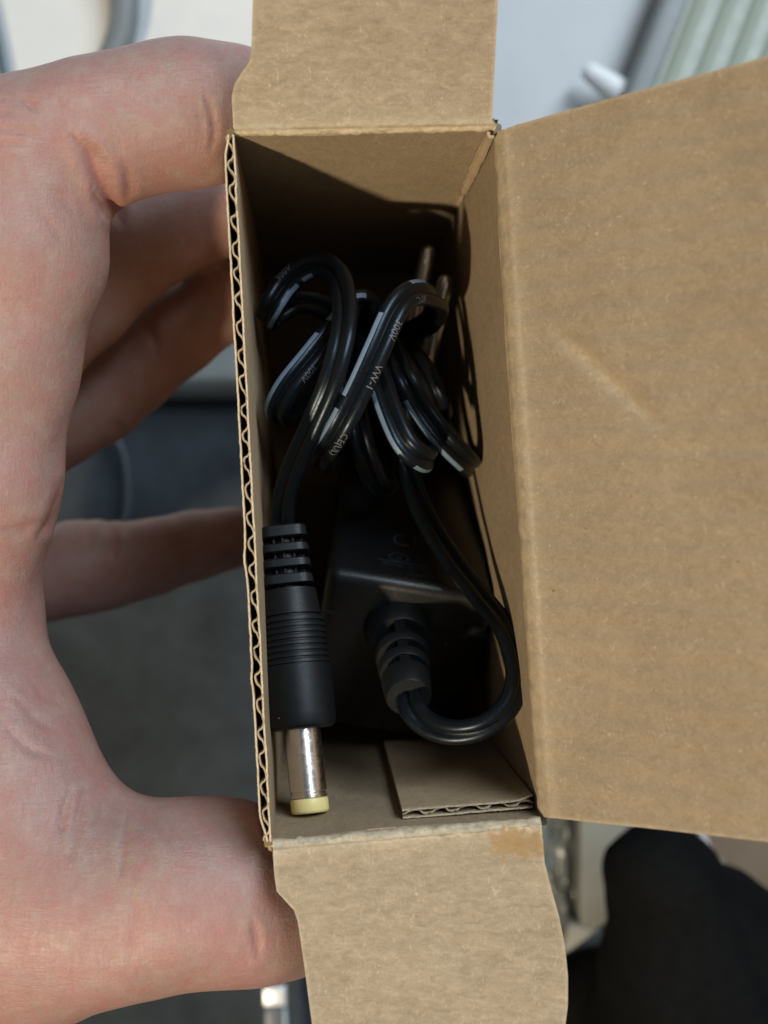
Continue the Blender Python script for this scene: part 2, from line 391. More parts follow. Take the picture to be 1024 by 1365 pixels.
# left wall: cut edge, so the liners and the fluting between them show
def corrugated(A, B, n, ztop, zbot, pitch, gap, m_in, name, parent, phase=0.0, tear=.18, extra=None, zsteps=None):
    """A->B along the cut edge at ztop, n = direction from the inner to the outer liner"""
    Ln = np.linalg.norm(B-A); us = np.linspace(0, 1, int(Ln/.22)); nv = 7
    def liner(nm, off, par, seed, t, side):
        Pg = []; Wg = []
        for u in us:
            p = A+(B-A)*u; top = ztop+tear*fbm((p[0]+seed, p[1], 0), .45, 4)+.10*fbm((p[0]+seed, p[1], 9), 2.2, 2)
            wob = .07*fbm((p[0], p[1]+seed, 5), .22, 3)+(extra(u, seed) if extra else 0)
            zs = [zbot, top-14, top-6, top-1.4, top-.5, top-.22, top]
            Pg.append([p+n*(off+wob*(1.0 if z > top-7 else .3)+(.05*fbm((p[0], p[1], z+seed), 2.5) if z > top-1 else 0))+np.array([0, 0, z]) for z in zs])
            Wg.append([0, 0, 0, 0, .15, .55, .9])
        v, f = slab(np.array(Pg), t, side); w = np.array(Wg).reshape(-1)
        return link(nm, v, f, m_in, par, wear=np.r_[w, w], angle=60)
    root = liner(name, 0.0, parent, 3.1, .20, -n)
    liner('outer_liner', gap, root, 17.7, .20, n)
    Pg = []; Wg = []; a = gap/2-.27
    us2 = np.linspace(0, 1, int(Ln/pitch*28))
    for u in us2:
        p = A+(B-A)*u; s = u*Ln; ph = 2*math.pi*(s/pitch+.10*fbm((s, 2, 2), .3))+phase
        w = math.sin(ph+.35*math.sin(ph)+.25*math.sin(s*.37)); w = math.copysign(abs(w)**.62, w)
        top = ztop-.10+.30*fbm((p[0], p[1], 31), 1.1, 4)
        wob = .07*fbm((p[0], p[1]+10, 5), .22, 3)
        Pg.append([p+n*(gap/2-.02+a*w*(1+.12*fbm((s, 5, 1), .7))+wob*(1 if z > top-7 else .3))+(B-A)/Ln*(.12*fbm((s, 1, z), 1.3))+np.array([0, 0, z]) for z in (zbot, top-10, top-2, top-.6, top-.2, top)]); Wg.append([0, 0, 0, .1, .5, .8])
    v, f = slab(np.array(Pg), .20, n); w = np.array(Wg).reshape(-1); link('fluting', v, f, M_flute, root, wear=np.r_[w, w])
    return root
def squash(u, seed):
    out = .22*math.exp(-((u-.60)/.018)**2)+.16*math.exp(-((u-.77)/.012)**2) if seed > 10 else 0
    return out - (.75*math.exp(-((u-1.0)/.022)**2) + .55*math.exp(-(u/.02)**2) if seed > 10 else 0)
corrugated(rTL+oL*.1, rBL+oL*.1, oL, 0.05, -DEPTH, 3.25, 1.30, M_liner, 'wall', BOX, .6, tear=.26, extra=squash)

# glue tab: second layer on the near wall, its corrugated end just under the rim
iB = -oB; gA = P(541, 1076, 2.2); gA = gA+iB*(2.2-np.dot(gA-rBL, iB))*1.0
along = unit(rBR-rBL)
gA0 = rBL+along*np.dot(P(537, 1080, 3)-rBL, along)+iB*1.42; gB0 = rBR+iB*1.42-along*.2
tab = corrugated(gA0, gB0, -iB, -4.2, -46, 3.4, 1.12, M_liner, 'glue_tab', BOX, 2.0, tear=.10, extra=lambda u, s: -.5*math.exp(-((u-1)/.08)**2) if s < 10 else 0)
# narrow torn strip down the far right corner
c0 = rTR-oT*.25-oR*.25
rows = []
for z in np.r_[np.linspace(-.4, -6, 10), np.linspace(-8, -34, 22)]:
    wdt = 1.0+.3*fbm((3, 1, z), .5)+(-.4 if z < -27 else 0)
    rows.append([c0+np.array([0, 0, z])-oT*(-.05+wdt*s)*.9-oR*(-.05+wdt*(1-s))*.9+(oT+oR)*-.25*math.sin(math.pi*s)+oT*.12*fbm((s*3, 2, z), 1.2) for s in np.linspace(0, 1, 7)])
v, f = slab(np.array(rows), .35, -oT-oR); link('corner_tab', v, f, M_liner, BOX, wear=np.r_[[(.9 if (i % 7) in (0,) else .1) for i in range(len(rows)*7)], np.zeros(len(rows)*7)], angle=50)

# ------------------------------------------------------------------ the power adapter, its cable and plug
cx8, sx8 = math.cos(math.radians(9)), math.sin(math.radians(9))
ex = np.array([cx8, -sx8, 0]); ey = np.array([sx8, cx8, 0]); ez = np.array([0, 0, 1.0])
n_top = .83*ey+.557*ez; n_end = -.557*ey+.83*ez         # label face; cable end
ALEN, AH = 52.0, 29.5
eL = P(438, 762, 25.5); AW = 24.1
ac = eL+ex*AW/2-n_end*ALEN/2-n_top*AH/2
ADP = empty('power_adapter', (ac[0], ac[1], -DEPTH+2), 'black plug-in power adapter with coiled striped cable and yellow-tipped barrel plug inside the box', 'power adapter')
axes = np.array([ex, n_end, n_top])
v, f = rbox(ac+n_top*.0, axes, (AW/2, ALEN/2, AH/2), 1.7, 5)
# the parting line: a shallow groove round the shell, and a little draft
loc = (v-ac)@axes.T
body = link('body', v, f, M_black, ADP, angle=60)
def adapter_point(x, y, up=0.0): return ac+ex*x+n_end*y+n_top*(AH/2+up)      # on the label face
def end_point(x, t, up=0.0): return ac+ex*x+n_end*(ALEN/2+up)+n_top*(AH/2-t)  # on the cable end, t below the label face
s_ = MB()
for sgn in (0, 1):
    vv, ff = rbox(end_point(0, 7.2+.28*sgn, -.10 if sgn == 0 else -.02), axes, (AW/2+.03-.6*sgn, .14, .13 if sgn == 0 else .06), .05, 2); s_.add(vv, ff)
s_.link('seam', M_dark, body)
# moulded marks on the label face
t_ = MB()
def face_text(txt, size, x, y, up=.03):
    g, gf = glyphs(txt, size)
    # read from the cable end, so the text's up runs away from that end
    t_.add(np.array([adapter_point(x+p[0], y-p[1], up) for p in g]), gf)
face_text('CE', 4.2, -3.5, 17)
face_text('MODEL: AC ADAPTER', 1.0, -4.6, 22.3)
face_text('OUTPUT: 12V 1A', 1.0, -1.0, 24.0)
a = np.linspace(0, 2*np.pi, 28, endpoint=False)
ring = np.concatenate([[adapter_point(-2.2+rx*math.cos(q), 20.0+ry*math.sin(q), .03) for q in a] for rx, ry in ((1.5, 1.05), (1.32, .88))])
t_.add(ring, [(i, (i+1) % 28, 28+(i+1) % 28, 28+i) for i in range(28)])
face_text('N', 1.1, -2.6, 20.5)
t_.add([adapter_point(x, y, .03) for x, y in ((-5.2, 21.1), (8.5, 21.1), (8.5, 21.3), (-5.2, 21.3))], [(0, 1, 2, 3)])
t_.link('marking', M_mould, body, smooth=False)
# two round pins
for q in ((572, 327, 42.5), (596, 366, 42)):
    tip = P(*q); d = unit(.83*ey+.45*ez+ex*.02); prof = [(-20, 1.25), (-1.9, 1.25), (-1.2, 1.20), (-.65, 1.05), (-.25, .78), (-.06, .45), (0, .12)]
    v, f = lathe(tip, d, prof, 20); link('pin', v, f, M_pin, ADP, angle=60)
# ribbed strain relief
rb = end_point(float(np.dot(P(531, 838, 29)-ac, ex)), 8.2); tip = P(545, 930, 15.5); ra = tip-rb; RL = np.linalg.norm(ra); ra = unit(ra)
prof = [(-1, 4.9), (.6, 4.9), (1.4, 4.75), (3.6, 4.35), (3.75, 4.2)]
core = [(0, 2.9), (RL-.5, 2.35), (RL-.4, 2.3)]
v, f = lathe(rb, ra, prof, 36); sr = link('strain_relief', v, f, M_rubber, ADP, angle=35)
v, f = lathe(rb, ra, core, 24); link('core', v, f, M_rubber, sr, angle=40)
for h, r in ((5.2, 3.95), (7.8, 3.65)):
    h = h*RL/13.5; v, f = lathe(rb, ra, [(h, r-.1), (h+.12, r), (h+1.45, r-.18), (h+1.57, r-.28)], 36); link('ring', v, f, M_rubber, sr, angle=35)
h = 10.2*RL/13.5; v, f = lathe(rb, ra, [(h, 3.3), (h+.12, 3.4), (RL-.3, 3.1), (RL, 2.9), (RL, 1.2), (RL-.6, .9)], 36); link('ring', v, f, M_rubber, sr, angle=35)
br = MB(); side = unit(np.cross(ra, ez)); nrm = unit(np.cross(side, ra))
for sg in (1, -1):
    vv, ff = rbox(rb+ra*(RL*.52)+nrm*sg*2.42-ra*0, np.array([side, unit(ra-nrm*sg*.11), unit(nrm*sg+ra*.11)]), (.75, RL*.40, 1.0), .1, 1); br.add(vv, ff)
br.link('bridge', M_rubber, sr, angle=40)

# barrel plug
pa, pb = P(377, 704, 19.5), P(414, 1084, 11.0); pax = unit(pb-pa); PL = np.linalg.norm(pb-pa)
def frac(py): return PL*(py-704)/(1084-704)
def prad(px_w, py): return px_w/2*(CAMZ+19.5+(11-19.5)*(py-704)/380)/F_PX
h0 = frac(790)
prof = [(h0, prad(60, 790)), (h0+.15, prad(72, 795)), (frac(826), prad(80, 826)), (frac(827), prad(75, 827)), (frac(829), prad(75, 829)), (frac(830), prad(84, 830))]
yy = 832
while yy < 892:
    for dy, dw in ((0, 0), (2.0, .3), (3.6, 1.0), (4.4, -3.6), (6.6, -3.6), (7.4, 0)):
        prof.append((frac(yy+dy), prad(85+(yy-830)*.07+dw, yy)))
    yy += 8
for py, w in ((893, 91), (920, 93), (955, 93), (966, 92), (972, 89), (975.5, 82), (976, 60), (976.5, 40)): prof.append((frac(py), prad(w, py)))
v, f = lathe(pa, pax, prof, 48, ref=(0, 0, 1)); plug = link('plug_body', v, f, M_rubber, ADP, angle=30)
v, f = lathe(pa, pax, [(frac(708), prad(30, 708)), (frac(800), prad(40, 800))], 20); link('core', v, f, M_rubber, plug, angle=40)
for i, (y0, y1, w) in enumerate(((704, 721, 59), (729, 742, 61), (750, 763, 62), (771, 786, 64))):
    v, f = lathe(pa, pax, [(frac(y0), prad(w-5, y0)), (frac(y0)+.18, prad(w, y0)), (frac(y1)-.18, prad(w+2, y1)), (frac(y1), prad(w-4, y1))], 40, 1.05, .92, sq=.75)
    link('rib', v, f, M_rubber, plug, angle=30)
br = MB(); px_ = unit(np.cross(pax, ez)); pz_ = np.cross(px_, pax)
for k_ in (-1.25, 0.1, 1.3):
    vv, ff = rbox(pa+pax*frac(755)+px_*k_+pz_*(1.45-abs(k_)*.35), np.array([pax, px_, pz_]), (frac(744)-frac(704), .20, .75), .06, 1); br.add(vv, ff)
for sg in (-1, 1):
    vv, ff = rbox(pa+pax*frac(755)+px_*sg*2.1, np.array([pax, px_, pz_]), (frac(744)-frac(704), .5, .35), .06, 1); br.add(vv, ff)
br.link('bridge', M_rubber, plug, angle=40)
bprof = [(frac(974), prad(44, 974)), (frac(975), prad(45, 975))]+[(frac(y), prad(49 if y < 1050 else 50, y)) for y in (976, 980, 1050, 1056)]+[(frac(1057), prad(47, 1057)), (frac(1060), prad(47, 1060)), (frac(1060.5), prad(50, 1060)), (frac(1064), prad(50, 1064)), (frac(1064.5), prad(46, 1064))]
v, f = lathe(pa, pax, bprof, 48); barrel = link('barrel', v, f, M_nickel, plug, angle=35)
v, f = lathe(pa, pax, [(frac(1064), prad(44, 1064)), (frac(1065.6), prad(50, 1066)), (frac(1068), prad(51, 1068)), (frac(1080), prad(51, 1080)), (frac(1083), prad(48, 1083)), (PL, prad(44, 1084)), (PL, prad(22, 1084)), (PL-2, prad(20, 1084))], 48)
link('insulating_tip', v, f, M_yellow, plug, angle=40)

# the two-core cable: one continuous figure-of-eight section
CP = [tuple(rb[k]+ra[k]*(RL-3) for k in range(3)), tuple(P(549, 944, 13.5)), tuple(P(566, 963, 12)), tuple(P(600, 976, 10)), tuple(P(645, 969, 8.5)), tuple(P(678, 941, 8.5)), tuple(P(690, 900, 9.5)), tuple(P(678, 848, 12)), tuple(P(642, 797, 19)), tuple(P(603, 747, 25)), tuple(P(570, 695, 30)), tuple(P(551, 650, 33))]
loops = [(543, 615, 34), (536, 560, 32), (515, 490, 36), (482, 448, 35), (462, 462, 31), (470, 530, 27), (480, 580, 25), (500, 640, 29), (518, 652, 35), (530, 590, 40), (520, 500, 41), (512, 450, 36),
         (524, 470, 28), (540, 505, 23), (562, 545, 24), (594, 588, 24), (617, 611, 26), (628, 622, 31), (618, 612, 38), (580, 560, 42), (530, 480, 42), (536, 462, 38), (560, 488, 33), (580, 525, 32), (586, 556, 36), (560, 540, 43), (515, 470, 43), (492, 440, 37),
         (490, 458, 28), (504, 500, 22), (520, 550, 18.5), (540, 592, 17), (560, 610, 18), (572, 612, 22), (568, 590, 30), (548, 520, 37), (545, 450, 38), (572, 430, 34), (584, 408, 27),
         (570, 392, 19), (548, 392, 14.5), (528, 410, 12), (505, 460, 10.5), (478, 520, 10.5), (452, 570, 12), (432, 603, 16), (428, 618, 22), (442, 600, 31), (468, 520, 36), (486, 440, 33), (490, 405, 27),
         (475, 402, 22.5), (447, 437, 18.5), (412, 480, 16.5), (382, 518, 16), (370, 542, 17), (374, 558, 21), (396, 548, 28), (428, 490, 34), (450, 430, 36), (430, 408, 33), (395, 402, 31), (366, 420, 30),
         (356, 425, 27.5), (362, 408, 24), (380, 380, 24.5), (404, 358, 23.5), (430, 352, 22), (450, 368, 20), (459, 402, 16), (456, 452, 11), (442, 505, 10.5), (420, 558, 12.5), (396, 612, 15.5), (380, 660, 18), (377, 700, 19.5), (379, 720, 19)]
CP += [tuple(P(*q)) for q in loops]
path = crom(CP, 14)
# how far the flat of the cable is turned away from a level lie, per stretch
cl = np.r_[0, np.cumsum(np.linalg.norm(np.diff(path, axis=0), axis=1))]; cl /= cl[-1]; cs = cl[::14]; nc = len(CP)
tv = [0.62]*12+[.5]*2+[0.1]*(nc-14-10)+[.2, .4, .55]+[.62]*7
path = resample(path, int(np.linalg.norm(np.diff(path, axis=0), axis=1).sum()/.42))
for _ in range(3): path[1:-1] = path[1:-1]*.5+(path[:-2]+path[2:])*.25
NP = len(path); T = np.gradient(path, axis=0); T /= np.linalg.norm(T, axis=1)[:, None]
TILT = np.interp(np.linspace(0, 1, NP), cs, tv)
side = []; s = np.cross(T[0], ez); s /= np.linalg.norm(s)
for t, tl in zip(T, TILT):
    s = s-t*np.dot(s, t); s /= np.linalg.norm(s)
    g = np.cross(t, ez); gl = np.linalg.norm(g)
    if gl > .25:
        g /= gl; g = g*math.cos(tl)+np.cross(t, g)*math.sin(tl)
        if np.dot(g, s) < 0: g = -g
        s = s+.22*gl*g; s = s-t*np.dot(s, t); s /= np.linalg.norm(s)
    side.append(s.copy())
side = np.array(side); nup = np.cross(side, T); 
LR, LO = .94, .90           # lobe radius and offset
ang = np.linspace(-np.pi*.87, np.pi*.87, 13)
prof2 = [(LO+LR*math.cos(q), LR*math.sin(q)) for q in ang]+[(-LO-LR*math.cos(q), -LR*math.sin(q)) for q in ang]
seg = len(prof2)
V = np.array([[path[i]+side[i]*x+nup[i]*y for x, y in prof2] for i in range(NP)]).reshape(-1, 3)
Fc = [(i*seg+j, i*seg+(j+1) % seg, (i+1)*seg+(j+1) % seg, (i+1)*seg+j) for i in range(NP-1) for j in range(seg)]
cable = link('cable', V, Fc, M_wire, ADP)
SARC = np.r_[0, np.cumsum(np.linalg.norm(np.diff(path, axis=0), axis=1))]
PX = VX+path[:, 0]*F_PX/(CAMZ-path[:, 2]); PY = VY-path[:, 1]*F_PX/(CAMZ-path[:, 2])
def nearest(px, py, Dmax=30):
    d = (PX-px)**2+(PY-py)**2+np.where(-path[:, 2] > Dmax, 1e5, 0); return int(np.argmin(d))
def surf(sv, lobe, th, lift=.02):
    """point on the sheath at arc length sv; th measured from the outward side of the lobe towards the viewer side"""
    c = np.array([np.interp(sv, SARC, path[:, k]) for k in range(3)]); i = int(np.clip(np.searchsorted(SARC, sv), 0, NP-1))
    sd, nn = side[i], nup[i]
    if nn[2] < 0: nn = -nn
    return c+sd*lobe*(LO+(LR+lift)*math.cos(th))+nn*(LR+lift)*math.sin(th)
def lobe_on(i, dx, dy):
    return 1 if side[i][0]*dx-side[i][1]*dy > 0 else -1
dash = MB()
def stripe(p0, p1, dx, dy, Dmax=30, th0=.70, th1=1.42):
    i, j = nearest(*p0, Dmax), nearest(*p1, Dmax)
    if i > j: i, j = j, i
    lb = lobe_on((i+j)//2, dx, dy); ss = np.arange(SARC[i], SARC[j]+.01, .4)
    if len(ss) < 2 or len(ss) > 150: print('stripe?', p0, p1, len(ss)); return
    ths = np.linspace(th0, th1, 5)
    v = [surf(q, lb, t) for q in ss for t in ths]
    dash.add(v, [(a*5+b, (a+1)*5+b, (a+1)*5+b+1, a*5+b+1) for a in range(len(ss)-1) for b in range(4)])
inkb = MB()
def wire_text(txt, p0, heading, dx, dy, size=1.25, Dmax=30, thc=1.15):
    i = nearest(*p0, Dmax); lb = lobe_on(i, dx, dy)
    sgn = 1 if (T[i][0]*heading[0]-T[i][1]*heading[1]) > 0 else -1
    g, gf = glyphs(txt, size)
    # letter 'up' lies to the left of the reading direction when seen from above
    hd = T[i]*sgn; left = np.cross(ez, hd); q = 1 if np.dot(left, side[i]*lb) > 0 else -1
    v = [surf(SARC[i]+sgn*p[0], lb, thc-q*(p[1]-size*.35)/LR, .07) for p in g]
    inkb.add(v, gf)
stripe((566, 384), (546, 386), 0, -1, 24); stripe((512, 420), (464, 530), -1, -.2, 20); stripe((455, 548), (426, 606), -1, -.2, 22)
stripe((476, 398), (440, 438), -1, -.6, 26); stripe((432, 455), (368, 556), -1, -.5, 24)
stripe((352, 428), (398, 372), 1, .7, 30); stripe((402, 366), (418, 356), 1, .7, 30)
stripe((503, 505), (540, 596), -1, .3, 26); stripe((556, 612), (574, 618), -1, .8, 26)
stripe((545, 530), (615, 618), -1, .7, 30)
stripe((462, 500), (470, 545), -1, 0, 34)
wire_text('80°C', (556, 392), (-1, .4), 1, .3, 1.25, 24)
wire_text('300V', (528, 428), (-.5, 1), 1, .3, 1.35, 20)
wire_text('VW-1', (500, 486), (-.5, 1), 1, .3, 1.35, 20)
wire_text('CE(UL)', (458, 570), (-.5, 1), 1, .3, 1.25, 22)
wire_text('300V', (412, 485), (-.7, 1), 1, .5, 1.3, 24)
wire_text('300V', (374, 380), (1, -.6), -1, -.6, 1.3, 30)
wire_text('T1', (444, 446), (-.7, 1), 1, .5, 1.2, 26)
dash.link('stripe', M_stripe, cable); inkb.link('printing', M_print, cable, smooth=False)

# ------------------------------------------------------------------ the hand (signed distance field, one continuous skin)
def surface_nets(field, origin, h):
    """quads of the zero surface of a sampled field (inside negative)"""
    f = field; nx, ny, nz = f.shape; ins = f < 0
    cnt = np.zeros((nx-1, ny-1, nz-1), np.int8); acc = np.zeros((nx-1, ny-1, nz-1, 3)); ne = np.zeros((nx-1, ny-1, nz-1))
    c = lambda a, b, d: f[a:nx-1+a, b:ny-1+b, d:nz-1+d]
    for a in (0, 1):
        for b in (0, 1):
            for ax in range(3):
                o0 = [0, 0, 0]; o1 = [0, 0, 0]; oth = [k for k in range(3) if k != ax]
                o0[oth[0]] = o1[oth[0]] = a; o0[oth[1]] = o1[oth[1]] = b; o1[ax] = 1
                f0, f1 = c(*o0), c(*o1); m = (f0 < 0) != (f1 < 0)
                with np.errstate(divide='ignore', invalid='ignore'): t = np.where(m, f0/(f0-f1), 0)
                p = np.zeros(m.shape+(3,)); p[..., oth[0]] = a; p[..., oth[1]] = b; p[..., ax] = t
                acc += p*m[..., None]; ne += m
    cell = ne > 0; idx = -np.ones(cell.shape, int); idx[cell] = np.arange(cell.sum())
    ijk = np.argwhere(cell); verts = np.asarray(origin)+h*(ijk+acc[cell]/ne[cell][:, None]); faces = []
    for ax in range(3):
        oth = [k for k in range(3) if k != ax]
        s0 = [slice(None)]*3; s1 = [slice(None)]*3; s0[ax] = slice(0, -1); s1[ax] = slice(1, None)
        m = ins[tuple(s0)] != ins[tuple(s1)]; e = np.argwhere(m)
        ok = (e[:, oth[0]] > 0) & (e[:, oth[1]] > 0) & (e[:, oth[0]] < f.shape[oth[0]]-1) & (e[:, oth[1]] < f.shape[oth[1]]-1); e = e[ok]
        q = []
        for da, db in ((1, 1), (0, 1), (0, 0), (1, 0)):
            k = e.copy(); k[:, oth[0]] -= da; k[:, oth[1]] -= db; q.append(idx[k[:, 0], k[:, 1], k[:, 2]])
        q = np.stack(q, 1); fl = ins[tuple(s0)][e[:, 0], e[:, 1], e[:, 2]]
        if ax == 1: fl = ~fl
        q[~fl] = q[~fl][:, ::-1]; faces.append(q)
    return verts, np.concatenate(faces)
def rcone(X, a, b, ra, rb_):
    ba = b-a; t = np.clip(((X-a)@ba)/np.dot(ba, ba), 0, 1)
    return np.linalg.norm(X-a-t[..., None]*ba, axis=-1)-(ra+(rb_-ra)*t)
def smin(a, b, k):
    h = np.clip(.5+.5*(b-a)/k, 0, 1); return b+(a-b)*h-k*h*(1-h)
def chain(X, pts, k=1.5):
    d = None
    for (x0, y0, D0, r0), (x1, y1, D1, r1) in zip(pts, pts[1:]):
        q = rcone(X, P(x0, y0, D0), P(x1, y1, D1), R(r0, D0), R(r1, D1)); d = q if d is None else smin(d, q, k)
    return d
def mesh_sdf(fn, lo, hi, h):
    lo = np.asarray(lo, float); n = np.ceil((np.asarray(hi)-lo)/h).astype(int)
    g = np.stack(np.meshgrid(*[lo[k]+h*np.arange(n[k]) for k in range(3)], indexing='ij'), -1)
    return surface_nets(fn(g), lo, h)
INDEX = [(-52, 800, 22, 98), (-32, 650, 17, 108), (-9, 480, 15, 110), (18, 335, 13, 120), (38, 212, 12, 104), (120, 178, 12, 92), (200, 161, 13, 88), (258, 152, 14, 91), (310, 148, 17, 78), (350, 150, 20, 66), (372, 155, 22, 58)]
MIDDLE = [(-90, 790, 44, 85), (-30, 600, 40, 86), (32, 442, 38, 86), (95, 384, 40, 84), (150, 334, 44, 80), (205, 300, 47, 78), (262, 270, 49, 75), (300, 262, 50, 72), (322, 252, 50, 64)]
RING = [(-95, 800, 62, 74), (-50, 690, 60, 72), (10, 592, 59, 72), (80, 552, 59, 67), (130, 524, 59, 63), (175, 488, 59, 62), (230, 444, 59, 58), (290, 402, 59, 54), (322, 388, 59, 44)]
PINKY = [(-60, 830, 76, 66), (0, 775, 75, 64), (60, 764, 75, 62), (110, 757, 75, 59), (150, 752, 75, 53), (205, 742, 75, 49), (260, 728, 75, 44), (310, 716, 75, 38), (330, 712, 75, 32)]
THUMB = [(-190, 1210, 42, 130), (-60, 1225, 26, 150), (60, 1220, 17, 134), (150, 1204, 13, 119), (235, 1190, 12, 114), (310, 1188, 13, 108), (350, 1198, 15, 98), (385, 1208, 19, 78), (410, 1214, 22, 58)]
def inbox(X):
    d = None
    for A, n in ((rTL, oT), (rBL, oB), (rTL, oL), (rTR, oR)):
        q = (X-A)@n-TH-.12; d = q if d is None else np.maximum(d, q)
    return d
def groove(X, pts, depth, w, r0=None):
    """shallow crease along a line through 3-D points"""
    d = None
    for a, b in zip(pts, pts[1:]):
        ba = b-a; t = np.clip(((X-a)@ba)/np.dot(ba, ba), 0, 1); q = np.linalg.norm(X-a-t[..., None]*ba, axis=-1); d = q if d is None else np.minimum(d, q)
    return depth*np.exp(-(d/w)**2)
CREASES = [([(98, 182), (119, 205), (135, 242), (156, 283), (164, 300)], .85, 10), ([(112, 178), (136, 210), (150, 240)], .28, 5), ([(122, 250), (142, 292)], .35, 6),
           ([(-20, 172), (12, 173), (41, 177), (60, 186)], .32, 5), ([(-20, 194), (14, 190), (40, 196)], .30, 5), ([(24, 128), (40, 138), (50, 152)], .22, 5), ([(60, 120), (78, 134), (86, 150)], .16, 5), ([(-10, 150), (20, 148)], .15, 4),
           ([(268, 118), (280, 142), (286, 176), (280, 205)], .34, 5), ([(258, 128), (268, 160), (270, 190)], .14, 4), ([(240, 120), (248, 150)], .10, 4), ([(165, 215), (172, 248), (168, 268)], .35, 7),
           ([(96, 1050), (84, 1090), (80, 1120)], .28, 6), ([(113, 1050), (104, 1095), (94, 1145)], .32, 6), ([(130, 1062), (124, 1100)], .16, 5), ([(170, 1082), (165, 1131), (160, 1170)], .26, 6), ([(228, 1085), (224, 1130)], .14, 6),
           ([(336, 1225), (342, 1250), (344, 1278)], .34, 6), ([(325, 1255), (330, 1288)], .15, 5), ([(174, 1180), (182, 1230), (172, 1290)], .18, 8),
           ([(40, 905), (62, 930), (84, 940)], .18, 6), ([(20, 930), (50, 960), (80, 975)], .18, 6), ([(0, 960), (36, 996), (70, 1010)], .15, 6),
           ([(84, 640), (72, 690), (50, 715)], .45, 8), ([(60, 690), (30, 706), (0, 706)], .22, 7),
           ([(141, 690), (150, 712), (152, 745)], .5, 7), ([(116, 690), (120, 730)], .3, 6), ([(165, 692), (168, 715)], .25, 5),
           ([(182, 402), (200, 440), (210, 470)], .3, 7), ([(150, 560), (172, 590)], .3, 8), ([(62, 250), (84, 262), (100, 290)], .14, 6), ([(40, 270), (70, 300), (86, 330)], .12, 6)]
def hand_field(X):
    idx = chain(X, INDEX, 3.0)
    # folded flesh of the two knuckle joints
    mid = chain(X, MIDDLE, 2.5); rin = chain(X, RING, 2.5); pin = chain(X, PINKY, 2.5); th = chain(X, THUMB, 4.0)
    palm = None
    for q, r in (((-64, 800, 24), 98), ((-90, 790, 44), 92), ((-95, 800, 62), 78), ((-60, 830, 76), 72)):
        c = rcone(X, P(*q), P(-250, 1130, 52), R(r, q[2]), 19.0); palm = c if palm is None else smin(palm, c, 5)
    palm = smin(palm, rcone(X, P(-250, 1130, 52), P(-620, 1330, 66), 21, 23), 8)
    web = chain(X, [(-66, 860, 24, 108), (-24, 960, 20, 110), (10, 1060, 17, 118), (40, 1150, 16, 122)], 6)
    d = smin(palm, web, 8); d = smin(d, th, 9)
    d = smin(d, idx, 3.5)
    d = smin(d, mid, 7.0); d = smin(d, rin, 1.2); d = smin(d, pin, 1.2)
    # soft unevenness of flesh
    d = d + .22*np.sin(X[..., 0]*.31+1.3*np.sin(X[..., 1]*.17))*np.sin(X[..., 1]*.27+X[..., 2]*.21)
    b = inbox(X); cut = -b; h = np.clip(.5+.5*(d-cut)/.9, 0, 1); d = np.where(True, np.maximum(d, cut)+.9*h*(1-h)*0, d)
    return d
hv, hf = mesh_sdf(hand_field, (-112, -96, -112), (14, 74, 6), .95)
hand = link('hand', hv, hf, M_skin, None, origin=(-40, -20, -60))
sm = hand.modifiers.new('smooth', 'SMOOTH'); sm.factor = .5; sm.iterations = 3
sb = hand.modifiers.new('fine', 'SUBSURF'); sb.levels = 1
me = bpy.data.meshes.new_from_object(hand.evaluated_get(bpy.context.evaluated_depsgraph_get()))
hand.modifiers.clear(); hand.data = me; me.name = 'hand'
co = np.empty(len(me.vertices)*3, np.float32); me.vertices.foreach_get('co', co); co = co.reshape(-1, 3)/MM+np.array((-40, -20, -60))
no = np.empty(len(me.vertices)*3, np.float32); me.vertex_normals.foreach_get('vector', no); no = no.reshape(-1, 3)
hx = VX+co[:, 0]*F_PX/(CAMZ-co[:, 2]); hy = VY-co[:, 1]*F_PX/(CAMZ-co[:, 2]); face = np.clip((no[:, 2]+.25)/.35, 0, 1)
dep = np.zeros(len(co)); cr = np.zeros(len(co))
for pts, dp, w in CREASES:
    dd = np.full(len(co), 1e9)
    c = crom(np.array(pts, float), 8); n_ = len(c)
    for q, (a, b) in enumerate(zip(c, c[1:])):
        ba = b-a; t = np.clip(((hx-a[0])*ba[0]+(hy-a[1])*ba[1])/np.dot(ba, ba), 0, 1)
        fade = min(1, 2.6*min(q+.5, n_-1.5-q)/n_+.15)
        dd = np.minimum(dd, np.hypot(hx-a[0]-t*ba[0], hy-a[1]-t*ba[1])+w*1.3*(1-fade))
    g = np.exp(-(dd/w)**2)*face; lip = np.exp(-((dd-w*2.0)/(w*1.1))**2)*face
    dep = dep+dp*g-.28*dp*lip; cr = np.maximum(cr, g*min(1, dp*1.5))
co = co-no*dep[:, None]; me.vertices.foreach_set('co', ((co-np.array((-40, -20, -60)))*MM).astype(np.float32).ravel())
at = me.attributes.new('wear', 'FLOAT', 'POINT'); at.data.foreach_set('value', cr.astype(np.float32)); me.update()
tag(hand, 'bare left hand gripping the side of the cardboard box, thumb below and fingers above', 'hand')

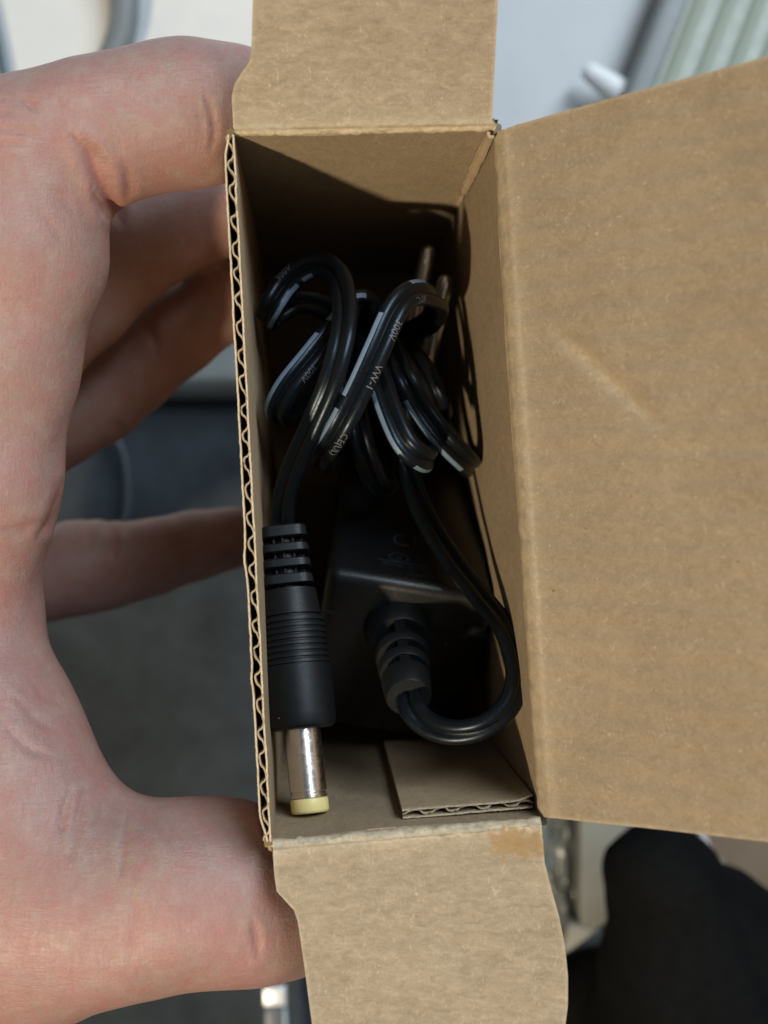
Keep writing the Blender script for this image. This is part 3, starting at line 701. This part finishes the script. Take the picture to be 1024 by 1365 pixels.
# ------------------------------------------------------------------ things lying underneath
# grey hose arc at the top
pts = [(142, -90), (160, -40), (166, 0), (163, 40), (150, 78), (128, 112), (96, 150), (50, 190)]
v, f = tube(crom([P(x, y, BGD-6) for x, y in pts], 10), R(20, BGD-6), 20)
tag(link('hose', v, f, plain('grey_rubber', (.15, .17, .18), .5), None, origin=P(150, 40, BGD)), 'curved grey hose lying on the white table above the finger', 'hose')
v, f = tube(crom([P(x, y, BGD-3) for x, y in ((-30, -60), (-12, 20), (0, 75), (9, 125), (14, 190))], 8), R(7, BGD-3), 12)
tag(link('pen', v, f, plain('teal_black_plastic', (.035, .07, .085), .35), None, origin=P(0, 75, BGD)), 'thin dark rod cut by the edge of the photo left of the grey hose', 'pen')
v, f = tube(crom([P(x, y, BGD+9) for x, y in ((120, 560), (158, 590), (170, 640), (166, 690), (140, 735), (90, 760))], 8), R(4.5, BGD+9), 10)
tag(link('cord', v, f, plain('slate_cord', (.045, .056, .064), .5), None, origin=P(165, 640, BGD)), 'thin slate cord curving over the dark floor above the little finger', 'cord')
# white rounded stick
q0, q1 = P(788, 97, BGD-9), P(890, 168, BGD-9); ax_ = q1-q0
L_ = np.linalg.norm(ax_); rr = R(20, BGD-9)
prof = [(-rr*math.cos(a_)*.62, .66*rr*math.sin(a_)) for a_ in np.linspace(.12, math.pi/2, 8)]+[(L_*.22, rr*.86), (L_*.5, rr), (L_, rr)]
v, f = lathe(q0, ax_, prof, 28, 1.0, .8)
tag(link('marker_pen', v, f, plain('white_plastic', (.94, .94, .92), .40, var=.02), None, origin=P(800, 110, BGD), angle=40), 'white rounded marker pen end peeping over the top edge of the wide flap', 'marker pen')
# ribbed pale green panel
PT = BGD-16
pan = empty('ribbed_panel', P(960, 60, BGD), 'pale green ribbed plastic panel lying in the top right corner beside the white marker pen', 'panel')
c00, c10 = P(885, 0, PT), P(838, 122, PT); dn = unit(c10-c00); rt = np.array([-dn[1], dn[0], 0]); rt = rt if rt[0] > 0 else -rt
us = np.linspace(0, 90, 2); 
def panel_pt(u, w, z=0): return c00+rt*u+dn*w+np.array([0, 0, z])
cs = np.linspace(0, 110, 260)
Pg = np.array([[panel_pt(u, w, (1.1*(max(0, math.sin(2*math.pi*(u-7.0)/7.2))**1.6) if u > 7 else (.0 if u > .8 else -1.2*(1-u/.8)))) for w in np.linspace(-60, 80, 6)] for u in cs])
Mg = plain('pale_green_plastic', (.43, .455, .365), .42, var=.05, scale=.1)
v, f = slab(Pg, 12, (0, 0, 1)); link('ribs', v, f, Mg, pan, angle=50)
v, f = rbox(panel_pt(2.8, 10, -6.5), np.array([rt, dn, ez]), (3.3, 70.5, 7.4), .9, 3); link('edge_rail', v, f, plain('grey_green_plastic', (.24, .25, .24), .4), pan, angle=50)
# slim metal connector at the bottom
con = empty('cable_plug', P(368, 1350, BGD), 'slim silver cable connector with grey shell below the thumb, its tip pointing up', 'connector')
cd = unit(P(372, 1500, BGD-5)-P(366, 1314, BGD-5)); cxx = np.array([-cd[1], cd[0], 0]); c_ = P(366, 1313, BGD-8)
k_ = R(1, BGD-8)
v, f = rbox(c_+cd*13*k_, np.array([cxx, cd, ez]), (15.5*k_, 13*k_, 1.6), .6, 3); link('tip', v, f, plain('bright_metal', (.88, .89, .9), .38, .6, var=.05), con, angle=50)
v, f = rbox(c_+cd*(26+75)*k_, np.array([cxx, cd, ez]), (14.5*k_, 75*k_, 2.2), .7, 3); shell = link('shell', v, f, plain('grey_shell', (.13, .135, .15), .35, .3), con, angle=50)
v, f = rbox(c_+cd*(26+75)*k_+cxx*(13.5*k_)*(1 if cxx[0] > 0 else -1)+ez*1.2, np.array([cxx, cd, ez]), (2.4*k_, 75*k_, 1.6), .3, 2); link('side_strip', v, f, plain('pale_blue_metal', (.42, .53, .6), .3, .5), con, angle=50)
# black cloth, bottom right
def cloth_field(X):
    d = None
    for pts in ([(880, 1172, 128, 66), (905, 1290, 134, 98), (935, 1420, 140, 150), (980, 1700, 150, 230)], [(880, 1172, 128, 66), (960, 1240, 140, 74), (1080, 1330, 145, 110), (1250, 1600, 150, 180)], [(815, 1320, 160, 58), (900, 1400, 155, 110)], [(770, 1335, 168, 62), (760, 1450, 168, 90), (820, 1700, 168, 120)]):
        q = chain(X, pts, 6); d = q if d is None else smin(d, q, 7)
    d = d+.55*np.sin(X[..., 0]*.22+X[..., 1]*.35)*np.sin(X[..., 1]*.11-X[..., 0]*.3+X[..., 2]*.2)
    return np.maximum(d, -(X[..., 2]+BGD+13.2))
cv, cf = mesh_sdf(cloth_field, (20, -260, -200), (230, -45, -95), 2.0)
Mc = plain('black_cotton', (.0045, .0047, .0046), .95, var=.3, scale=.4, bump=.3, spec=.1)
tag(link('black_cloth', cv, cf, Mc, None, origin=P(900, 1300, BGD)), 'heap of black cloth under the lower right corner of the box', 'cloth')
# crumpled grey plastic bag beside the near flap
def bag():
    xs = np.linspace(690, 815, 46); ys = np.linspace(1040, 1330, 70); Pg = []
    for x in xs:
        col = []
        for y in ys:
            p = P(x, y, BGD-4); e = min((x-690)/30, (815-x)/30, 1)
            r1 = noise.turbulence(Vector((p[0]*.10, p[1]*.045, 1)), 3, True); r2 = noise.ridged_multi_fractal(Vector((p[0]*.09, p[1]*.035, 4)), 1, 2, 3, 1, 2)
            p[2] = -BGD-9+max(e, 0)**.5*(4+5.5*r2+3*r1); col.append(p)
        Pg.append(col)
    v, f = slab(np.array(Pg), .25, (0, 0, 1)); m, nt, b = mat('grey_polythene'); k = NT(nt)
    k.L(k.ramp(k.noise(k.mapping((1, 1, 1)), .12, 3), [(.3, (.13, .15, .155)), (.7, (.24, .265, .27))]), b.inputs['Base Color']); b.inputs['Roughness'].default_value = .28; b.inputs['Transmission Weight'].default_value = .25
    return tag(link('plastic_bag', v, f, m, None, origin=P(740, 1180, BGD)), 'crumpled grey plastic bag beside the right edge of the near flap', 'bag')
bag()
v, f = rbox((P(772, 1080, 172)+P(845, 1240, 172))/2, np.eye(3), (R(40, 172), R(98, 172), 4), 1.2, 3)
tag(link('grey_tray', v, f, plain('grey_green_card', (.17, .172, .15), .6, var=.15, scale=.08), None, origin=P(810, 1150, BGD), angle=50), 'flat grey-green tray lying between the plastic bag and the black cloth', 'tray')
v, f = rbox(P(788, 1255, 171), np.array([[.96, -.26, 0], [.26, .96, 0], [0, 0, 1]]), (R(38, 171), R(22, 171), 3.5), .9, 3)
tag(link('pale_card', v, f, plain('pale_grey_card', (.34, .345, .32), .6, var=.1, scale=.1), None, origin=P(788, 1255, BGD), angle=50), 'small pale grey card between the tray end and the black cloth', 'card')
# brown board and its white edging, lower right
v, f = rbox(P(1000, 1150, 176), np.array([[.86, -.5, 0], [.5, .86, 0], [0, 0, 1]]), (R(90, 176), R(160, 176), 5), 1.0, 3)
tag(link('brown_board', v, f, plain('brown_board', (.27, .185, .115), .7, var=.18, scale=.06), None, origin=P(1000, 1150, BGD), angle=50), 'tan brown board behind the black cloth at the right edge', 'board')
v, f = tube(crom([P(x, y, 168) for x, y in ((930, 1095), (938, 1120), (950, 1142), (972, 1165))], 6), R(5.5, 168), 10)
tag(link('white_cord', v, f, plain('white_cord', (.75, .74, .72), .5), None, origin=P(940, 1130, BGD)), 'short white cord on the tan board just below the wide flap', 'cord')
